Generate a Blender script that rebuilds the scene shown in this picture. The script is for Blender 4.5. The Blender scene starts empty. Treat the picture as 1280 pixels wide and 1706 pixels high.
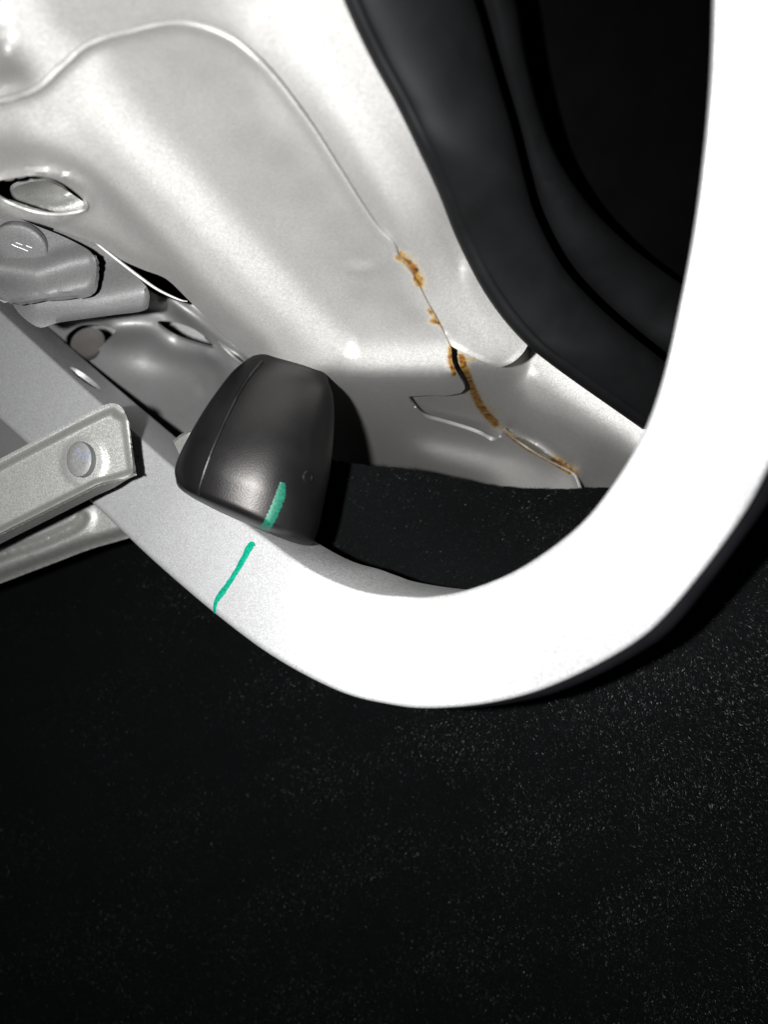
import bpy, bmesh, math, random
import numpy as np
from mathutils import Vector, Matrix, noise
from mathutils.geometry import delaunay_2d_cdt
from mathutils.bvhtree import BVHTree

random.seed(4); rng = np.random.default_rng(4)
S = bpy.context.scene
COL = S.collection

# ------------------------------------------------------------------ camera
# The camera of a phone held about 20 cm from a boot-lid hinge. Lengths below
# are in centimetres in front of the lens; 1 Blender unit = 1 m.
FPX = 1339.0
CAMY = -0.25
cam = bpy.data.cameras.new('camera')
camo = bpy.data.objects.new('camera', cam); COL.objects.link(camo)
camo.location = (0, CAMY, 0)
camo.rotation_euler = (math.radians(90), 0, 0)
cam.sensor_fit = 'VERTICAL'; cam.sensor_height = 24.0
cam.lens = FPX/1706.0*24.0
cam.clip_start = 0.005; cam.clip_end = 20
cam.dof.use_dof = True
cam.dof.focus_distance = 0.248
cam.dof.aperture_fstop = cam.lens/2.8
S.camera = camo

# ------------------------------------------------------------------ world and flash
w = bpy.data.worlds.new('World'); S.world = w; w.use_nodes = True
bg = w.node_tree.nodes['Background']
bg.inputs[0].default_value = (0.62, 0.70, 0.85, 1); bg.inputs[1].default_value = 0.004
fl = bpy.data.lights.new('phone_flash', 'AREA')
fl.shape = 'DISK'; fl.size = 0.006; fl.energy = 0.75; fl.spread = math.radians(120); fl.color = (0.985, 0.99, 1.0)
flo = bpy.data.objects.new('phone_flash', fl); COL.objects.link(flo)
flo.location = (-0.030, CAMY-0.002, 0.002)
flo.rotation_euler = (math.radians(90), 0, 0)
S.view_settings.view_transform = 'Standard'; S.view_settings.look = 'None'
S.view_settings.exposure = 0.0; S.view_settings.gamma = 1
S.render.engine = 'CYCLES'
S.cycles.max_bounces = 1; S.cycles.diffuse_bounces = 0; S.cycles.glossy_bounces = 1

# ------------------------------------------------------------------ helpers
def P(u, v, z):
    return Vector(((u-640)/FPX*z/100, CAMY+z/100, -(v-853)/FPX*z/100))
def Pn(u, v, z):
    return np.stack([(u-640)/FPX*z/100, CAMY+z/100, -(v-853)/FPX*z/100], -1)

def catmull(pts, n=8, closed=False):
    pts = [np.array(p, float) for p in pts]; out = []
    N = len(pts); rngk = range(N if closed else N-1)
    for i in rngk:
        if closed: p0, p1, p2, p3 = pts[i-1], pts[i], pts[(i+1) % N], pts[(i+2) % N]
        else:
            p1, p2 = pts[i], pts[i+1]
            p0 = pts[i-1] if i > 0 else 2*p1-p2
            p3 = pts[i+2] if i+2 < N else 2*p2-p1
        for k in range(n):
            t = k/n
            out.append(0.5*((2*p1)+(-p0+p2)*t+(2*p0-5*p1+4*p2-p3)*t*t+(-p0+3*p1-3*p2+p3)*t**3))
    if not closed: out.append(pts[-1])
    return np.array(out)

def seglen(poly, step=6, closed=True):
    """resample straight edges so that none is longer than step"""
    poly = np.array(poly, float); out = []
    n = len(poly)
    for i in range(n if closed else n-1):
        a, b = poly[i], poly[(i+1) % n]
        m = max(1, int(np.ceil(np.linalg.norm(b-a)/step)))
        for k in range(m): out.append(a+(b-a)*k/m)
    if not closed: out.append(poly[-1])
    return np.array(out)

def dpoly(u, v, poly):
    """distance from points to a polyline, signed by side"""
    poly = np.array(poly, float)
    best = np.full(u.shape, 1e9); sg = np.ones(u.shape); par = np.zeros(u.shape)
    for i in range(len(poly)-1):
        a, b = poly[i], poly[i+1]; d = b-a; L = max(np.dot(d, d), 1e-9)
        t0 = ((u-a[0])*d[0]+(v-a[1])*d[1])/L; t = np.clip(t0, 0, 1)
        dx = u-a[0]-t*d[0]; dy = v-a[1]-t*d[1]; dist = np.hypot(dx, dy)
        m = dist < best
        best = np.where(m, dist, best); sg = np.where(m, np.sign(d[0]*dy-d[1]*dx), sg)
        par = np.where(m, (i+t)/(len(poly)-1), par)
    return best, sg, par

class TPS:
    def __init__(s, c, lam=0.0):
        c = np.array(c, float); s.c = c[:, :2]/300.0; z = c[:, 2]; n = len(c)
        r = np.linalg.norm(s.c[:, None]-s.c[None], axis=-1)
        K = s.k(r)+lam*np.eye(n); Pm = np.hstack([np.ones((n, 1)), s.c])
        A = np.zeros((n+3, n+3)); A[:n, :n] = K; A[:n, n:] = Pm; A[n:, :n] = Pm.T
        s.w = np.linalg.solve(A, np.concatenate([z, np.zeros(3)])); s.n = n
    def k(s, r): return np.where(r > 0, r*r*np.log(np.maximum(r, 1e-9)), 0)
    def __call__(s, u, v):
        u = np.asarray(u, float); v = np.asarray(v, float)
        p = np.stack([u.ravel(), v.ravel()], -1)/300.0
        r = np.linalg.norm(p[:, None]-s.c[None], axis=-1)
        o = s.k(r)@s.w[:s.n]+s.w[s.n]+p@s.w[s.n+1:]
        return o.reshape(u.shape)

def inside(u, v, poly):
    poly = np.array(poly, float); c = np.zeros(u.shape, bool); n = len(poly)
    for i in range(n):
        x1, y1 = poly[i]; x2, y2 = poly[(i+1) % n]
        m = ((y1 > v) != (y2 > v))
        with np.errstate(divide='ignore', invalid='ignore'):
            xi = (x2-x1)*(v-y1)/(y2-y1+1e-12)+x1
        c ^= (m & (u < xi))
    return c

def gauss(d, w): return np.exp(-(d/w)**2)
def sstep(x, a, b):
    t = np.clip((x-a)/(b-a), 0, 1); return t*t*(3-2*t)

def finish(name, me, mat, parent=None, smooth=True, auto=None):
    if mat: me.materials.append(mat)
    if smooth:
        me.polygons.foreach_set('use_smooth', [True]*len(me.polygons))
        if auto: me.set_sharp_from_angle(angle=math.radians(auto))
    o = bpy.data.objects.new(name, me); COL.objects.link(o)
    if parent: setparent(o, parent)
    me.update()
    return o

def setparent(o, p):
    o.parent = p
    o.matrix_parent_inverse = Matrix.Translation(p.location).inverted()

def empty(name, loc, label, cat, group=None):
    o = bpy.data.objects.new(name, None); o.empty_display_size = 0.01
    COL.objects.link(o); o.location = loc
    o['label'] = label; o['category'] = cat
    if group: o['group'] = group
    return o
def tag(o, label, cat, group=None):
    o['label'] = label; o['category'] = cat
    if group: o['group'] = group

def sheet(name, outline, zfn, mat, parent=None, holes=(), step=9, thick=0.08, fine=(), attr=None, jitter=0.15, edge=6, auto=40):
    """pressed sheet metal: outline and holes trimmed cleanly, depth from zfn, a real thickness (cm)"""
    outline = seglen(outline, edge)
    holes = [seglen(h, 4) for h in holes]
    u0, v0 = outline.min(0); u1, v1 = outline.max(0)
    gu, gv = np.meshgrid(np.arange(u0, u1, step), np.arange(v0, v1, step))
    gu = gu+rng.uniform(-jitter, jitter, gu.shape)*step+(np.arange(gu.shape[0])[:, None] % 2)*step*.5
    gv = gv+rng.uniform(-jitter, jitter, gv.shape)*step
    pu, pv = gu.ravel(), gv.ravel()
    for (poly, wd, st) in fine:
        poly = np.array(poly, float)
        a0, b0 = poly.min(0)-wd; a1, b1 = poly.max(0)+wd
        fu, fv = np.meshgrid(np.arange(a0, a1, st), np.arange(b0, b1, st))
        fu = (fu+(np.arange(fu.shape[0])[:, None] % 2)*st*.5).ravel(); fv = fv.ravel()
        d, _, _ = dpoly(fu, fv, poly); k = d < wd
        dd, _, _ = dpoly(pu, pv, poly); kk = dd >= wd
        pu = np.concatenate([pu[kk], fu[k]]); pv = np.concatenate([pv[kk], fv[k]])
    m = inside(pu, pv, outline)
    cl = np.vstack([outline, outline[:1]])
    d, _, _ = dpoly(pu, pv, cl); m &= d > 1.2
    for h in holes:
        m &= ~inside(pu, pv, h)
        d, _, _ = dpoly(pu, pv, np.vstack([h, h[:1]])); m &= d > 1.2
    pu, pv = pu[m], pv[m]
    pts = [Vector((float(a), float(b))) for a, b in outline]
    faces = []
    edges = [(i, (i+1) % len(outline)) for i in range(len(outline))]
    for h in holes:
        b = len(pts); pts += [Vector((float(x), float(y))) for x, y in h]
        edges += [(b+i, b+(i+1) % len(h)) for i in range(len(h))]
    pts += [Vector((float(a), float(b))) for a, b in zip(pu, pv)]
    vc, ec, fc, _, _, _ = delaunay_2d_cdt(pts, edges, faces, 0, 1e-4)
    V = np.array([[p.x, p.y] for p in vc]); F = np.array([list(f) for f in fc])
    cen = V[F].mean(1)
    k = inside(cen[:, 0], cen[:, 1], outline)
    for h in holes: k &= ~inside(cen[:, 0], cen[:, 1], h)
    F = F[k]
    used = np.unique(F); remap = -np.ones(len(V), int); remap[used] = np.arange(len(used))
    V = V[used]; F = remap[F]
    z = zfn(V[:, 0], V[:, 1])
    X = Pn(V[:, 0], V[:, 1], z)
    # normals facing the lens side
    a = X[F[:, 1]]-X[F[:, 0]]; b = X[F[:, 2]]-X[F[:, 0]]; fn = np.cross(a, b)
    toc = np.array([0, CAMY, 0])-X[F].mean(1)
    flip = (fn*toc).sum(1) < 0
    F[flip] = F[flip][:, ::-1]; fn[flip] *= -1
    vn = np.zeros_like(X)
    for j in range(3): np.add.at(vn, F[:, j], fn)
    vn /= np.linalg.norm(vn, axis=1)[:, None]+1e-12
    B = X-vn*thick/100
    n = len(X)
    ed = {}
    for f in F:
        for i in range(3):
            e = (f[i], f[(i+1) % 3]); ed[e] = 1
    rim = [(e[0], e[1]) for e in ed if (e[1], e[0]) not in ed]
    fl_ = [tuple(f) for f in F]+[tuple(n+x for x in f[::-1]) for f in F]+[(r[1], r[0], n+r[0], n+r[1]) for r in rim]
    me = bpy.data.meshes.new(name)
    me.from_pydata(np.vstack([X, B]).tolist(), [], [tuple(int(i) for i in f) for f in fl_])
    if attr is not None:
        val = attr(V[:, 0], V[:, 1])
        for an, arr in val.items():
            at_ = me.attributes.new(an, 'FLOAT', 'POINT')
            at_.data.foreach_set('value', np.concatenate([arr, arr*0.6]).astype(np.float32))
    return finish(name, me, mat, parent, True, auto)

def bvh(o):
    me = o.data
    return BVHTree.FromPolygons([o.matrix_world @ v.co if False else v.co.copy() for v in me.vertices],
                                [tuple(p.vertices) for p in me.polygons])
O = Vector((0, CAMY, 0))
def drape(tree, u, v):
    d = (P(u, v, 10)-O).normalized()
    h = tree.ray_cast(O, d)
    if h[0] is None: return None, None
    n = h[1]
    if n.dot(d) > 0: n = -n
    return h[0], n

def strip_on(name, tree, path, widths, mat, parent, lift=0.012, n=40, rough=0.12, seed=0, dz=None):
    """a brushed-on stroke that follows the surface, a real film slightly proud of it"""
    pth = catmull(path, 8); r = random.Random(seed)
    ts = np.linspace(0, len(pth)-1, n); L = []; verts = []; faces = []; lastz = None
    M = 5
    for i, t in enumerate(ts):
        k = min(int(t), len(pth)-2); f = t-k; p = pth[k]*(1-f)+pth[k+1]*f
        d = pth[min(k+1, len(pth)-1)]-pth[max(k-1, 0)]; d = d/np.linalg.norm(d); nn = np.array([-d[1], d[0]])
        wv = np.interp(t/(len(pth)-1), np.linspace(0, 1, len(widths)), widths)
        a = wv*(1+rough*(r.random()-.5)*2); b = wv*(1+rough*(r.random()-.5)*2)
        for j in range(M):
            s = -a+(a+b)*j/(M-1); q = p+nn*s
            c, nr = drape(tree, q[0], q[1])
            if c is None:
                c = verts[-1].copy() if verts else P(q[0], q[1], 22); nr = Vector((0, -1, 0))
            verts.append(c+nr*(lift*(1.0 if 0 < j < M-1 else 0.15)/100))
    for i in range(n-1):
        for j in range(M-1):
            a = i*M+j; faces.append((a, a+1, a+M+1, a+M))
    me = bpy.data.meshes.new(name); me.from_pydata([tuple(v) for v in verts], [], faces)
    return finish(name, me, mat, parent)

def loft(name, rings, mat, parent=None, cap=True, closed=True, auto=45):
    n = len(rings[0]); vs = []; fs = []
    for r in rings: vs += [tuple(p) for p in r]
    for i in range(len(rings)-1):
        for j in range(n if closed else n-1):
            a = i*n+j; b = i*n+(j+1) % n
            fs.append((a, b, b+n, a+n))
    if cap and closed:
        fs.append(tuple(range(n))[::-1]); fs.append(tuple((len(rings)-1)*n+k for k in range(n)))
    me = bpy.data.meshes.new(name); me.from_pydata(vs, [], fs)
    bm = bmesh.new(); bm.from_mesh(me); bmesh.ops.recalc_face_normals(bm, faces=bm.faces); bm.to_mesh(me); bm.free()
    return finish(name, me, mat, parent, True, auto)

def tube(name, pts3, rad, mat, parent=None, seg=10, squash=1.0):
    rings = []; up = Vector((0, -1, 0))
    for i, p in enumerate(pts3):
        t = (pts3[min(i+1, len(pts3)-1)]-pts3[max(i-1, 0)]).normalized()
        a = t.cross(up).normalized(); b = a.cross(t).normalized()
        rr = rad[i] if hasattr(rad, '__len__') else rad
        rings.append([p+(a*math.cos(q)+b*math.sin(q)*squash)*rr/100 for q in [2*math.pi*k/seg for k in range(seg)]])
    return loft(name, rings, mat, parent)

def disc(name, c, n, xdir, rx, ry, prof, mat, parent=None, seg=40, auto=35):
    """turned head: prof = [(radius factor, height cm)...] around centre c, normal n"""
    n = n.normalized(); x = (xdir-n*xdir.dot(n)).normalized(); y = n.cross(x)
    rings = [[c+(x*math.cos(a)*rx*f+y*math.sin(a)*ry*f+n*h)/100 for a in [2*math.pi*k/seg for k in range(seg)]] for f, h in prof]
    return loft(name, rings, mat, parent, auto=auto)

def apply_bool(o, cutter, op='DIFFERENCE'):
    m = o.modifiers.new('b', 'BOOLEAN'); m.operation = op; m.object = cutter; m.solver = 'EXACT'
    bpy.context.view_layer.update()
    dg = bpy.context.evaluated_depsgraph_get()
    me = bpy.data.meshes.new_from_object(o.evaluated_get(dg))
    o.modifiers.remove(m); o.data = me
    bpy.data.objects.remove(cutter)


# -- pressing of the body sheet: the stamped relief is found by relaxing a depth
#    field until its slope towards a viewer fits hand-read tones (real geometry only)
ALB, MET, RGH, PW = 0.50, 0.72, 0.60, 1.9
def lobe(c):
    al = RGH*RGH; q = 1-c*c*(1-al*al); D = al*al/(math.pi*q*q)
    ks = (ALB*MET+0.02)/4
    f = c*ALB*(1-MET)/math.pi+ks*D/c
    df = ALB*(1-MET)/math.pi+ks*(4*c*(1-al*al)*D/q/c-D/(c*c))
    return f, df
class Press:
    def __init__(s, box, tones, z0, lam_s=(.05, .03, .010, .0024), lam_z=.0003, iters=(800, 800, 600, 420)):
        u0, v0, u1, v1 = box; tn = np.array(tones, float); tn[:, 2] = np.where(tn[:, 2] < 235, 235*(tn[:, 2]/235)**1.55, tn[:, 2])
        tn[:, 2] *= np.where((tn[:, 1] > 645) & (tn[:, 2] < 125), .74, 1.0)
        lin = lambda x: np.where(x/255 > .04045, ((x/255+.055)/1.055)**2.4, x/255/12.92)
        prev = None
        for lev, (st, it) in enumerate(zip((64, 32, 16, 8), iters)):
            U = np.arange(u0, u1+st, st); V = np.arange(v0, v1+st, st); uu, vv = np.meshgrid(U, V)
            d = np.sqrt(((uu[..., None]-tn[:, 0])**2+(vv[..., None]-tn[:, 1])**2))
            wgt = 1/(d+6.0)**4; T = (wgt*tn[:, 2]).sum(-1)/wgt.sum(-1)
            for _ in range(2 if lev == 3 else 1):
                Tp = np.pad(T, 1, 'edge'); T = (Tp[1:-1, 1:-1]*4+Tp[:-2, 1:-1]+Tp[2:, 1:-1]+Tp[1:-1, :-2]+Tp[1:-1, 2:])/8
            Ts = np.sqrt(lin(T)); g0 = np.log(z0(uu, vv))
            g = g0.copy() if prev is None else prev(uu, vv, True)
            a = (uu-640)/FPX; b = (vv-853)/FPX; dl = 1.5/22
            Dn = np.sqrt((a+dl)**2+b*b+1); tl = np.hypot(a+3.0/22, b); beam = np.maximum(1-tl/1.732, .02)/np.sqrt(1+tl*tl); m = np.zeros_like(g); w2 = np.zeros_like(g)
            ct = st/8.0
            for k in range(it):
                gu = np.diff(g, axis=1)/st*FPX; gv = np.diff(g, axis=0)/st*FPX   # at edges
                Pc = (gu[:-1]+gu[1:])/2; Qc = (gv[:, :-1]+gv[:, 1:])/2           # at cell centres
                av = lambda x: (x[:-1, :-1]+x[1:, :-1]+x[:-1, 1:]+x[1:, 1:])/4
                A, B, DN, G, TT, BM = av(a), av(b), av(Dn), av(g), av(Ts), av(beam)
                nz = 1+A*Pc+B*Qc; Nn = np.sqrt(Pc**2+Qc**2+nz**2); num = 1-dl*Pc
                c = np.clip(num/(DN*Nn), .12, 1); f, df = lobe(c)
                Kd = PW*BM/math.pi/(np.exp(2*G)*1e-4*(DN**2)); L = Kd*f; sL = np.sqrt(L)
                r = sL-TT; r = np.where((TT > .985) & (sL > TT), r*.15, r)
                gL = 2*r*0.5/sL; gc = gL*Kd*df; gG = gL*(-2*L)
                dcP = -dl/(DN*Nn)-num/(DN*Nn**3)*(Pc+nz*A); dcQ = -num/(DN*Nn**3)*(Qc+nz*B)
                gP = gc*dcP*FPX/st/2; gQ = gc*dcQ*FPX/st/2
                gr = np.zeros_like(g)
                gr[:-1, :-1] += -gP-gQ+gG/4; gr[:-1, 1:] += gP-gQ+gG/4; gr[1:, :-1] += -gP+gQ+gG/4; gr[1:, 1:] += gP+gQ+gG/4
                sc = (FPX/st)**2*lam_s[lev]
                for ax in (0, 1):
                    h = np.diff(g, 2, axis=ax)*sc*2
                    if ax == 0: gr[:-2] += h; gr[1:-1] -= 2*h; gr[2:] += h
                    else: gr[:, :-2] += h; gr[:, 1:-1] -= 2*h; gr[:, 2:] += h
                gr += 2*lam_z*(g-g0)*40
                m = .9*m+.1*gr; w2 = .99*w2+.01*gr*gr
                lr = .0016*ct*(1-k/it)**.7+1e-5
                g = g-lr*(m/(1-.9**(k+1)))/(np.sqrt(w2/(1-.99**(k+1)))+1e-9)
            if st == 8:
                for _ in range(1):
                    q = np.pad(g, 1, 'reflect', reflect_type='odd'); g = (q[1:-1, 1:-1]*4+q[:-2, 1:-1]+q[2:, 1:-1]+q[1:-1, :-2]+q[1:-1, 2:])/8
            s.g, s.U, s.V, s.st = g, U, V, st; prev = s.ev; s.res = float(np.abs(r).mean())
    def ev(s, u, v, raw=False):
        fu = np.clip((u-s.U[0])/s.st, 0, len(s.U)-1.0001); fv = np.clip((v-s.V[0])/s.st, 0, len(s.V)-1.0001)
        i = fu.astype(int); j = fv.astype(int); x = fu-i; y = fv-j
        def cub(t): return (-.5*t+t*t-.5*t**3, 1-2.5*t*t+1.5*t**3, .5*t+2*t*t-1.5*t**3, -.5*t*t+.5*t**3)
        cx, cy = cub(x), cub(y); o = 0
        gp = np.pad(s.g, 2, 'reflect', reflect_type='odd')
        for q in range(4):
            for p in range(4): o = o+cx[p]*cy[q]*gp[j+q+1, i+p+1]
        return o if raw else np.exp(o)
    def __call__(s, u, v): return s.ev(np.asarray(u, float), np.asarray(v, float))

# ------------------------------------------------------------------ materials
def mat(name, color, rough=0.5, metal=0.0, spec=0.5, coat=0.0):
    m = bpy.data.materials.new(name); m.use_nodes = True; b = m.node_tree.nodes['Principled BSDF']
    b.inputs['Base Color'].default_value = (*color, 1); b.inputs['Roughness'].default_value = rough
    b.inputs['Metallic'].default_value = metal; b.inputs['Specular IOR Level'].default_value = spec
    b.inputs['Coat Weight'].default_value = coat
    return m, m.node_tree, b
def N(nt, t, **k):
    n = nt.nodes.new(t)
    for a, v in k.items():
        if a in n.inputs.keys(): n.inputs[a].default_value = v
        else: setattr(n, a, v)
    return n
def ramp(nt, src, stops):
    r = nt.nodes.new('ShaderNodeValToRGB'); e = r.color_ramp.elements
    while len(e) < len(stops): e.new(0.5)
    for el, (p, c) in zip(e, stops):
        el.position = p; el.color = (*c, 1) if len(c) == 3 else c
    nt.links.new(src, r.inputs[0]); return r
def coords(nt):
    return nt.nodes.new('ShaderNodeTexCoord').outputs['Object']
def mixc(nt, fac, a, b, mode='MIX'):
    m = nt.nodes.new('ShaderNodeMix'); m.data_type = 'RGBA'; m.blend_type = mode
    for s, v in ((m.inputs[0], fac), (m.inputs[6], a), (m.inputs[7], b)):
        if hasattr(v, 'links'): nt.links.new(v, s)
        else: s.default_value = v if not isinstance(v, tuple) else (*v, 1)
    return m.outputs[2]

def paint(name, color, rough=0.46, metal=0.55, flake=0.14, grain=0.10, rust=False, coat=0.1, tint=None):
    """silver base-coat with metallic flake and overspray mottling"""
    m, nt, b = mat(name, color, rough, metal, 0.5, coat)
    b.inputs['Coat Roughness'].default_value = 0.25
    c = coords(nt)
    n1 = N(nt, 'ShaderNodeTexNoise', Scale=2600.0, Detail=2.0); nt.links.new(c, n1.inputs['Vector'])
    n2 = N(nt, 'ShaderNodeTexNoise', Scale=160.0, Detail=4.0); nt.links.new(c, n2.inputs['Vector'])
    v = N(nt, 'ShaderNodeTexVoronoi', Scale=4200.0); nt.links.new(c, v.inputs['Vector'])
    g = ramp(nt, n1.outputs[0], [(0.30, (1-grain*2,)*3), (0.70, (1+grain*1.5,)*3)])
    col = mixc(nt, 1.0, color, g.outputs[0], 'MULTIPLY')
    g2 = ramp(nt, n2.outputs[0], [(0.30, (0.98, 0.975, 0.96)), (0.7, (1.015, 1.015, 1.015))])
    col = mixc(nt, 1.0, col, g2.outputs[0], 'MULTIPLY')
    # flake facets tilt the normal
    if flake:
        sep = N(nt, 'ShaderNodeVectorMath', operation='SUBTRACT'); sep.inputs[1].default_value = (0.5, 0.5, 0.5)
        nt.links.new(v.outputs['Color'], sep.inputs[0])
        sc = N(nt, 'ShaderNodeVectorMath', operation='SCALE'); sc.inputs['Scale'].default_value = flake*2
        nt.links.new(sep.outputs[0], sc.inputs[0])
        geo = nt.nodes.new('ShaderNodeNewGeometry')
        ad = N(nt, 'ShaderNodeVectorMath', operation='ADD'); nt.links.new(geo.outputs['Normal'], ad.inputs[0]); nt.links.new(sc.outputs[0], ad.inputs[1])
        no = N(nt, 'ShaderNodeVectorMath', operation='NORMALIZE'); nt.links.new(ad.outputs[0], no.inputs[0])
        nt.links.new(no.outputs[0], b.inputs['Normal'])
    if rust:
        at_ = nt.nodes.new('ShaderNodeAttribute'); at_.attribute_name = 'rust'
        n3 = N(nt, 'ShaderNodeTexNoise', Scale=900.0, Detail=5.0); nt.links.new(c, n3.inputs['Vector'])
        ma = N(nt, 'ShaderNodeMath', operation='MULTIPLY_ADD'); ma.inputs[1].default_value = 0.9; nt.links.new(n3.outputs[0], ma.inputs[0]); ma.inputs[2].default_value = -0.45
        su = N(nt, 'ShaderNodeMath', operation='ADD'); nt.links.new(at_.outputs['Fac'], su.inputs[0]); nt.links.new(ma.outputs[0], su.inputs[1])
        f = ramp(nt, su.outputs[0], [(0.08, (0, 0, 0)), (0.70, (1, 1, 1))])
        mu = N(nt, 'ShaderNodeMath', operation='MULTIPLY'); nt.links.new(f.outputs[0], mu.inputs[0])
        ga = N(nt, 'ShaderNodeMath', operation='GREATER_THAN'); ga.inputs[1].default_value = 0.02; nt.links.new(at_.outputs['Fac'], ga.inputs[0])
        nt.links.new(ga.outputs[0], mu.inputs[1])
        n5 = N(nt, 'ShaderNodeTexNoise', Scale=520.0, Detail=4.0); nt.links.new(c, n5.inputs['Vector'])
        rc2 = ramp(nt, n5.outputs[0], [(0.36, (0.05, 0.016, 0.003)), (0.46, (0.16, 0.055, 0.005)), (0.56, (0.24, 0.12, 0.013)), (0.68, (0.26, 0.18, 0.05))])
        ed_ = ramp(nt, su.outputs[0], [(0.35, (0, 0, 0)), (0.75, (1, 1, 1))])
        rcm = mixc(nt, ed_.outputs[0], (0.30, 0.22, 0.07), rc2.outputs[0])
        col = mixc(nt, mu.outputs[0], col, rcm)
        mm = N(nt, 'ShaderNodeMath', operation='MULTIPLY_ADD'); mm.inputs[1].default_value = -metal; mm.inputs[2].default_value = metal
        nt.links.new(mu.outputs[0], mm.inputs[0]); nt.links.new(mm.outputs[0], b.inputs['Metallic'])
    nt.links.new(col, b.inputs['Base Color'])
    return m

M_arm = paint('arm_silver_paint', (0.68, 0.68, 0.68), rough=0.52, metal=0.6, flake=0.14, grain=0.07)
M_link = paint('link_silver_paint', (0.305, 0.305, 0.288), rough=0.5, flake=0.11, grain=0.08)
M_rivet = paint('rivet_paint', (0.185, 0.187, 0.182), rough=0.62, flake=0.08, grain=0.08)
M_body = paint('body_silver_paint', (0.508, 0.50, 0.482), rough=0.60, metal=0.72, flake=0.07, grain=0.05, rust=True, coat=0)
M_side = paint('side_silver_paint', (0.42, 0.42, 0.415), rough=0.52, flake=0.07, grain=0.04)
M_brk = paint('bracket_grey_paint', (0.205, 0.205, 0.203), rough=0.58, metal=0.4, flake=0.08, grain=0.08)

def rubber(name, color, rough, bump=0.3, scale=1500, spec=0.5):
    m, nt, b = mat(name, color, rough, 0, spec); c = coords(nt)
    n = N(nt, 'ShaderNodeTexNoise', Scale=float(scale), Detail=4.0); nt.links.new(c, n.inputs['Vector'])
    n2 = N(nt, 'ShaderNodeTexNoise', Scale=90.0, Detail=5.0); nt.links.new(c, n2.inputs['Vector'])
    r = ramp(nt, n2.outputs[0], [(0.35, (max(0, rough-.03),)*3), (0.7, (rough+.04,)*3)])
    nt.links.new(r.outputs[0], b.inputs['Roughness'])
    cc = ramp(nt, n2.outputs[0], [(0.3, tuple(x*.8 for x in color)), (0.75, tuple(x*1.4 for x in color))])
    nt.links.new(cc.outputs[0], b.inputs['Base Color'])
    bp = N(nt, 'ShaderNodeBump', Strength=bump, Distance=0.00005); nt.links.new(n.outputs[0], bp.inputs['Height'])
    nt.links.new(bp.outputs[0], b.inputs['Normal'])
    return m
M_rub = rubber('black_rubber', (0.0045, 0.0045, 0.0048), 0.40, 0.9, 2600, 0.30)
M_rub.node_tree.nodes['Principled BSDF'].inputs['Specular Tint'].default_value = (1, .95, .91, 1)
M_seal = rubber('seal_rubber', (0.0034, 0.0036, 0.0039), 0.60, 0.2, 1500, 0.28)
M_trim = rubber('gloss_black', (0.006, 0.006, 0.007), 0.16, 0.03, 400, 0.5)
M_plug = rubber('brown_plug', (0.085, 0.078, 0.072), 0.6, 0.3, 1500)
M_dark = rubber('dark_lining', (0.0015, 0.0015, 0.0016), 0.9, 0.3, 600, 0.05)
M_carpet = rubber('carpet_base', (0.0018, 0.0021, 0.0022), 0.95, 1.0, 900, 0.1)
def fibre(name, c1, c2):
    m, nt, b = mat(name, c1, 0.42, 0, 0.34)
    g = nt.nodes.new('ShaderNodeAttribute'); g.attribute_name = 'tone'
    r = ramp(nt, g.outputs['Fac'], [(0, c1), (0.86, c1), (0.97, c2), (1, tuple(x*2.0 for x in c2))])
    nt.links.new(r.outputs[0], b.inputs['Base Color']); return m
M_fib = fibre('carpet_fibre', (0.0075, 0.0082, 0.0084), (0.027, 0.027, 0.026))
def stroke(name, color):
    m, nt, b = mat(name, color, 0.5, 0, 0.4); c = coords(nt)
    n = N(nt, 'ShaderNodeTexNoise', Scale=1400.0, Detail=3.0); nt.links.new(c, n.inputs['Vector'])
    r = ramp(nt, n.outputs[0], [(0.3, tuple(x*.6 for x in color)), (0.65, tuple(x*1.25 for x in color))])
    nt.links.new(r.outputs[0], b.inputs['Base Color']); return m
M_green = stroke('green_marker', (0.001, 0.088, 0.052))
M_greenlit = stroke('green_marker_flashlit', (0.0, 0.22, 0.135))  # same marker on the arm, colour lightened to imitate overexposure by the flash
M_ink, _, _ = mat('rivet_ink', (0.16, 0.17, 0.27), 0.6)
M_chip, _, _ = mat('chip_white', (0.8, 0.8, 0.78), 0.4)
M_chipb, _, _ = mat('chip_brown', (0.30, 0.22, 0.15), 0.6)

# ================================================================== BODY SHELL
body = empty('car_body_shell', P(600, 600, 24), 'silver painted boot channel sheet metal with brown rust running down its seam', 'car body')

# --- inner panel ---------------------------------------------------
seamL = [(-60, 172), (0, 168), (60, 148), (105, 108), (150, 73), (215, 52), (300, 38), (365, 54), (412, 84), (460, 132), (520, 212), (575, 298), (625, 374), (655, 405), (664, 428)]
edge1 = [(664, 428), (686, 455), (700, 480), (713, 506), (728, 532), (742, 560), (752, 580)]
sedge = [(752, 580), (754, 602), (764, 625), (775, 645), (768, 655)]
notch = [(768, 655), (744, 659), (712, 659), (680, 661)]
notch2 = [(680, 661), (692, 678), (708, 693), (738, 702), (772, 712), (800, 722), (822, 733), (834, 727), (839, 716)]
edge2 = [(839, 716), (856, 730), (885, 750), (918, 769), (944, 782), (958, 792), (966, 812)]
low = [(968, 822), (900, 826), (800, 822), (700, 800), (600, 790), (560, 790), (520, 740), (470, 660), (425, 600), (405, 588), (360, 546), (313, 499), (277, 465), (240, 450), (202, 433), (164, 408), (100, 384), (40, 366), (-60, 345)]
lowc = catmull(low[6:], 5)
outB = np.vstack([catmull(seamL, 8), catmull(edge1, 5)[1:], catmull(sedge, 5)[1:], catmull(notch, 3)[1:], catmull(notch2, 5)[1:], catmull(edge2, 5)[1:], np.array(low[:7]), lowc])
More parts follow.
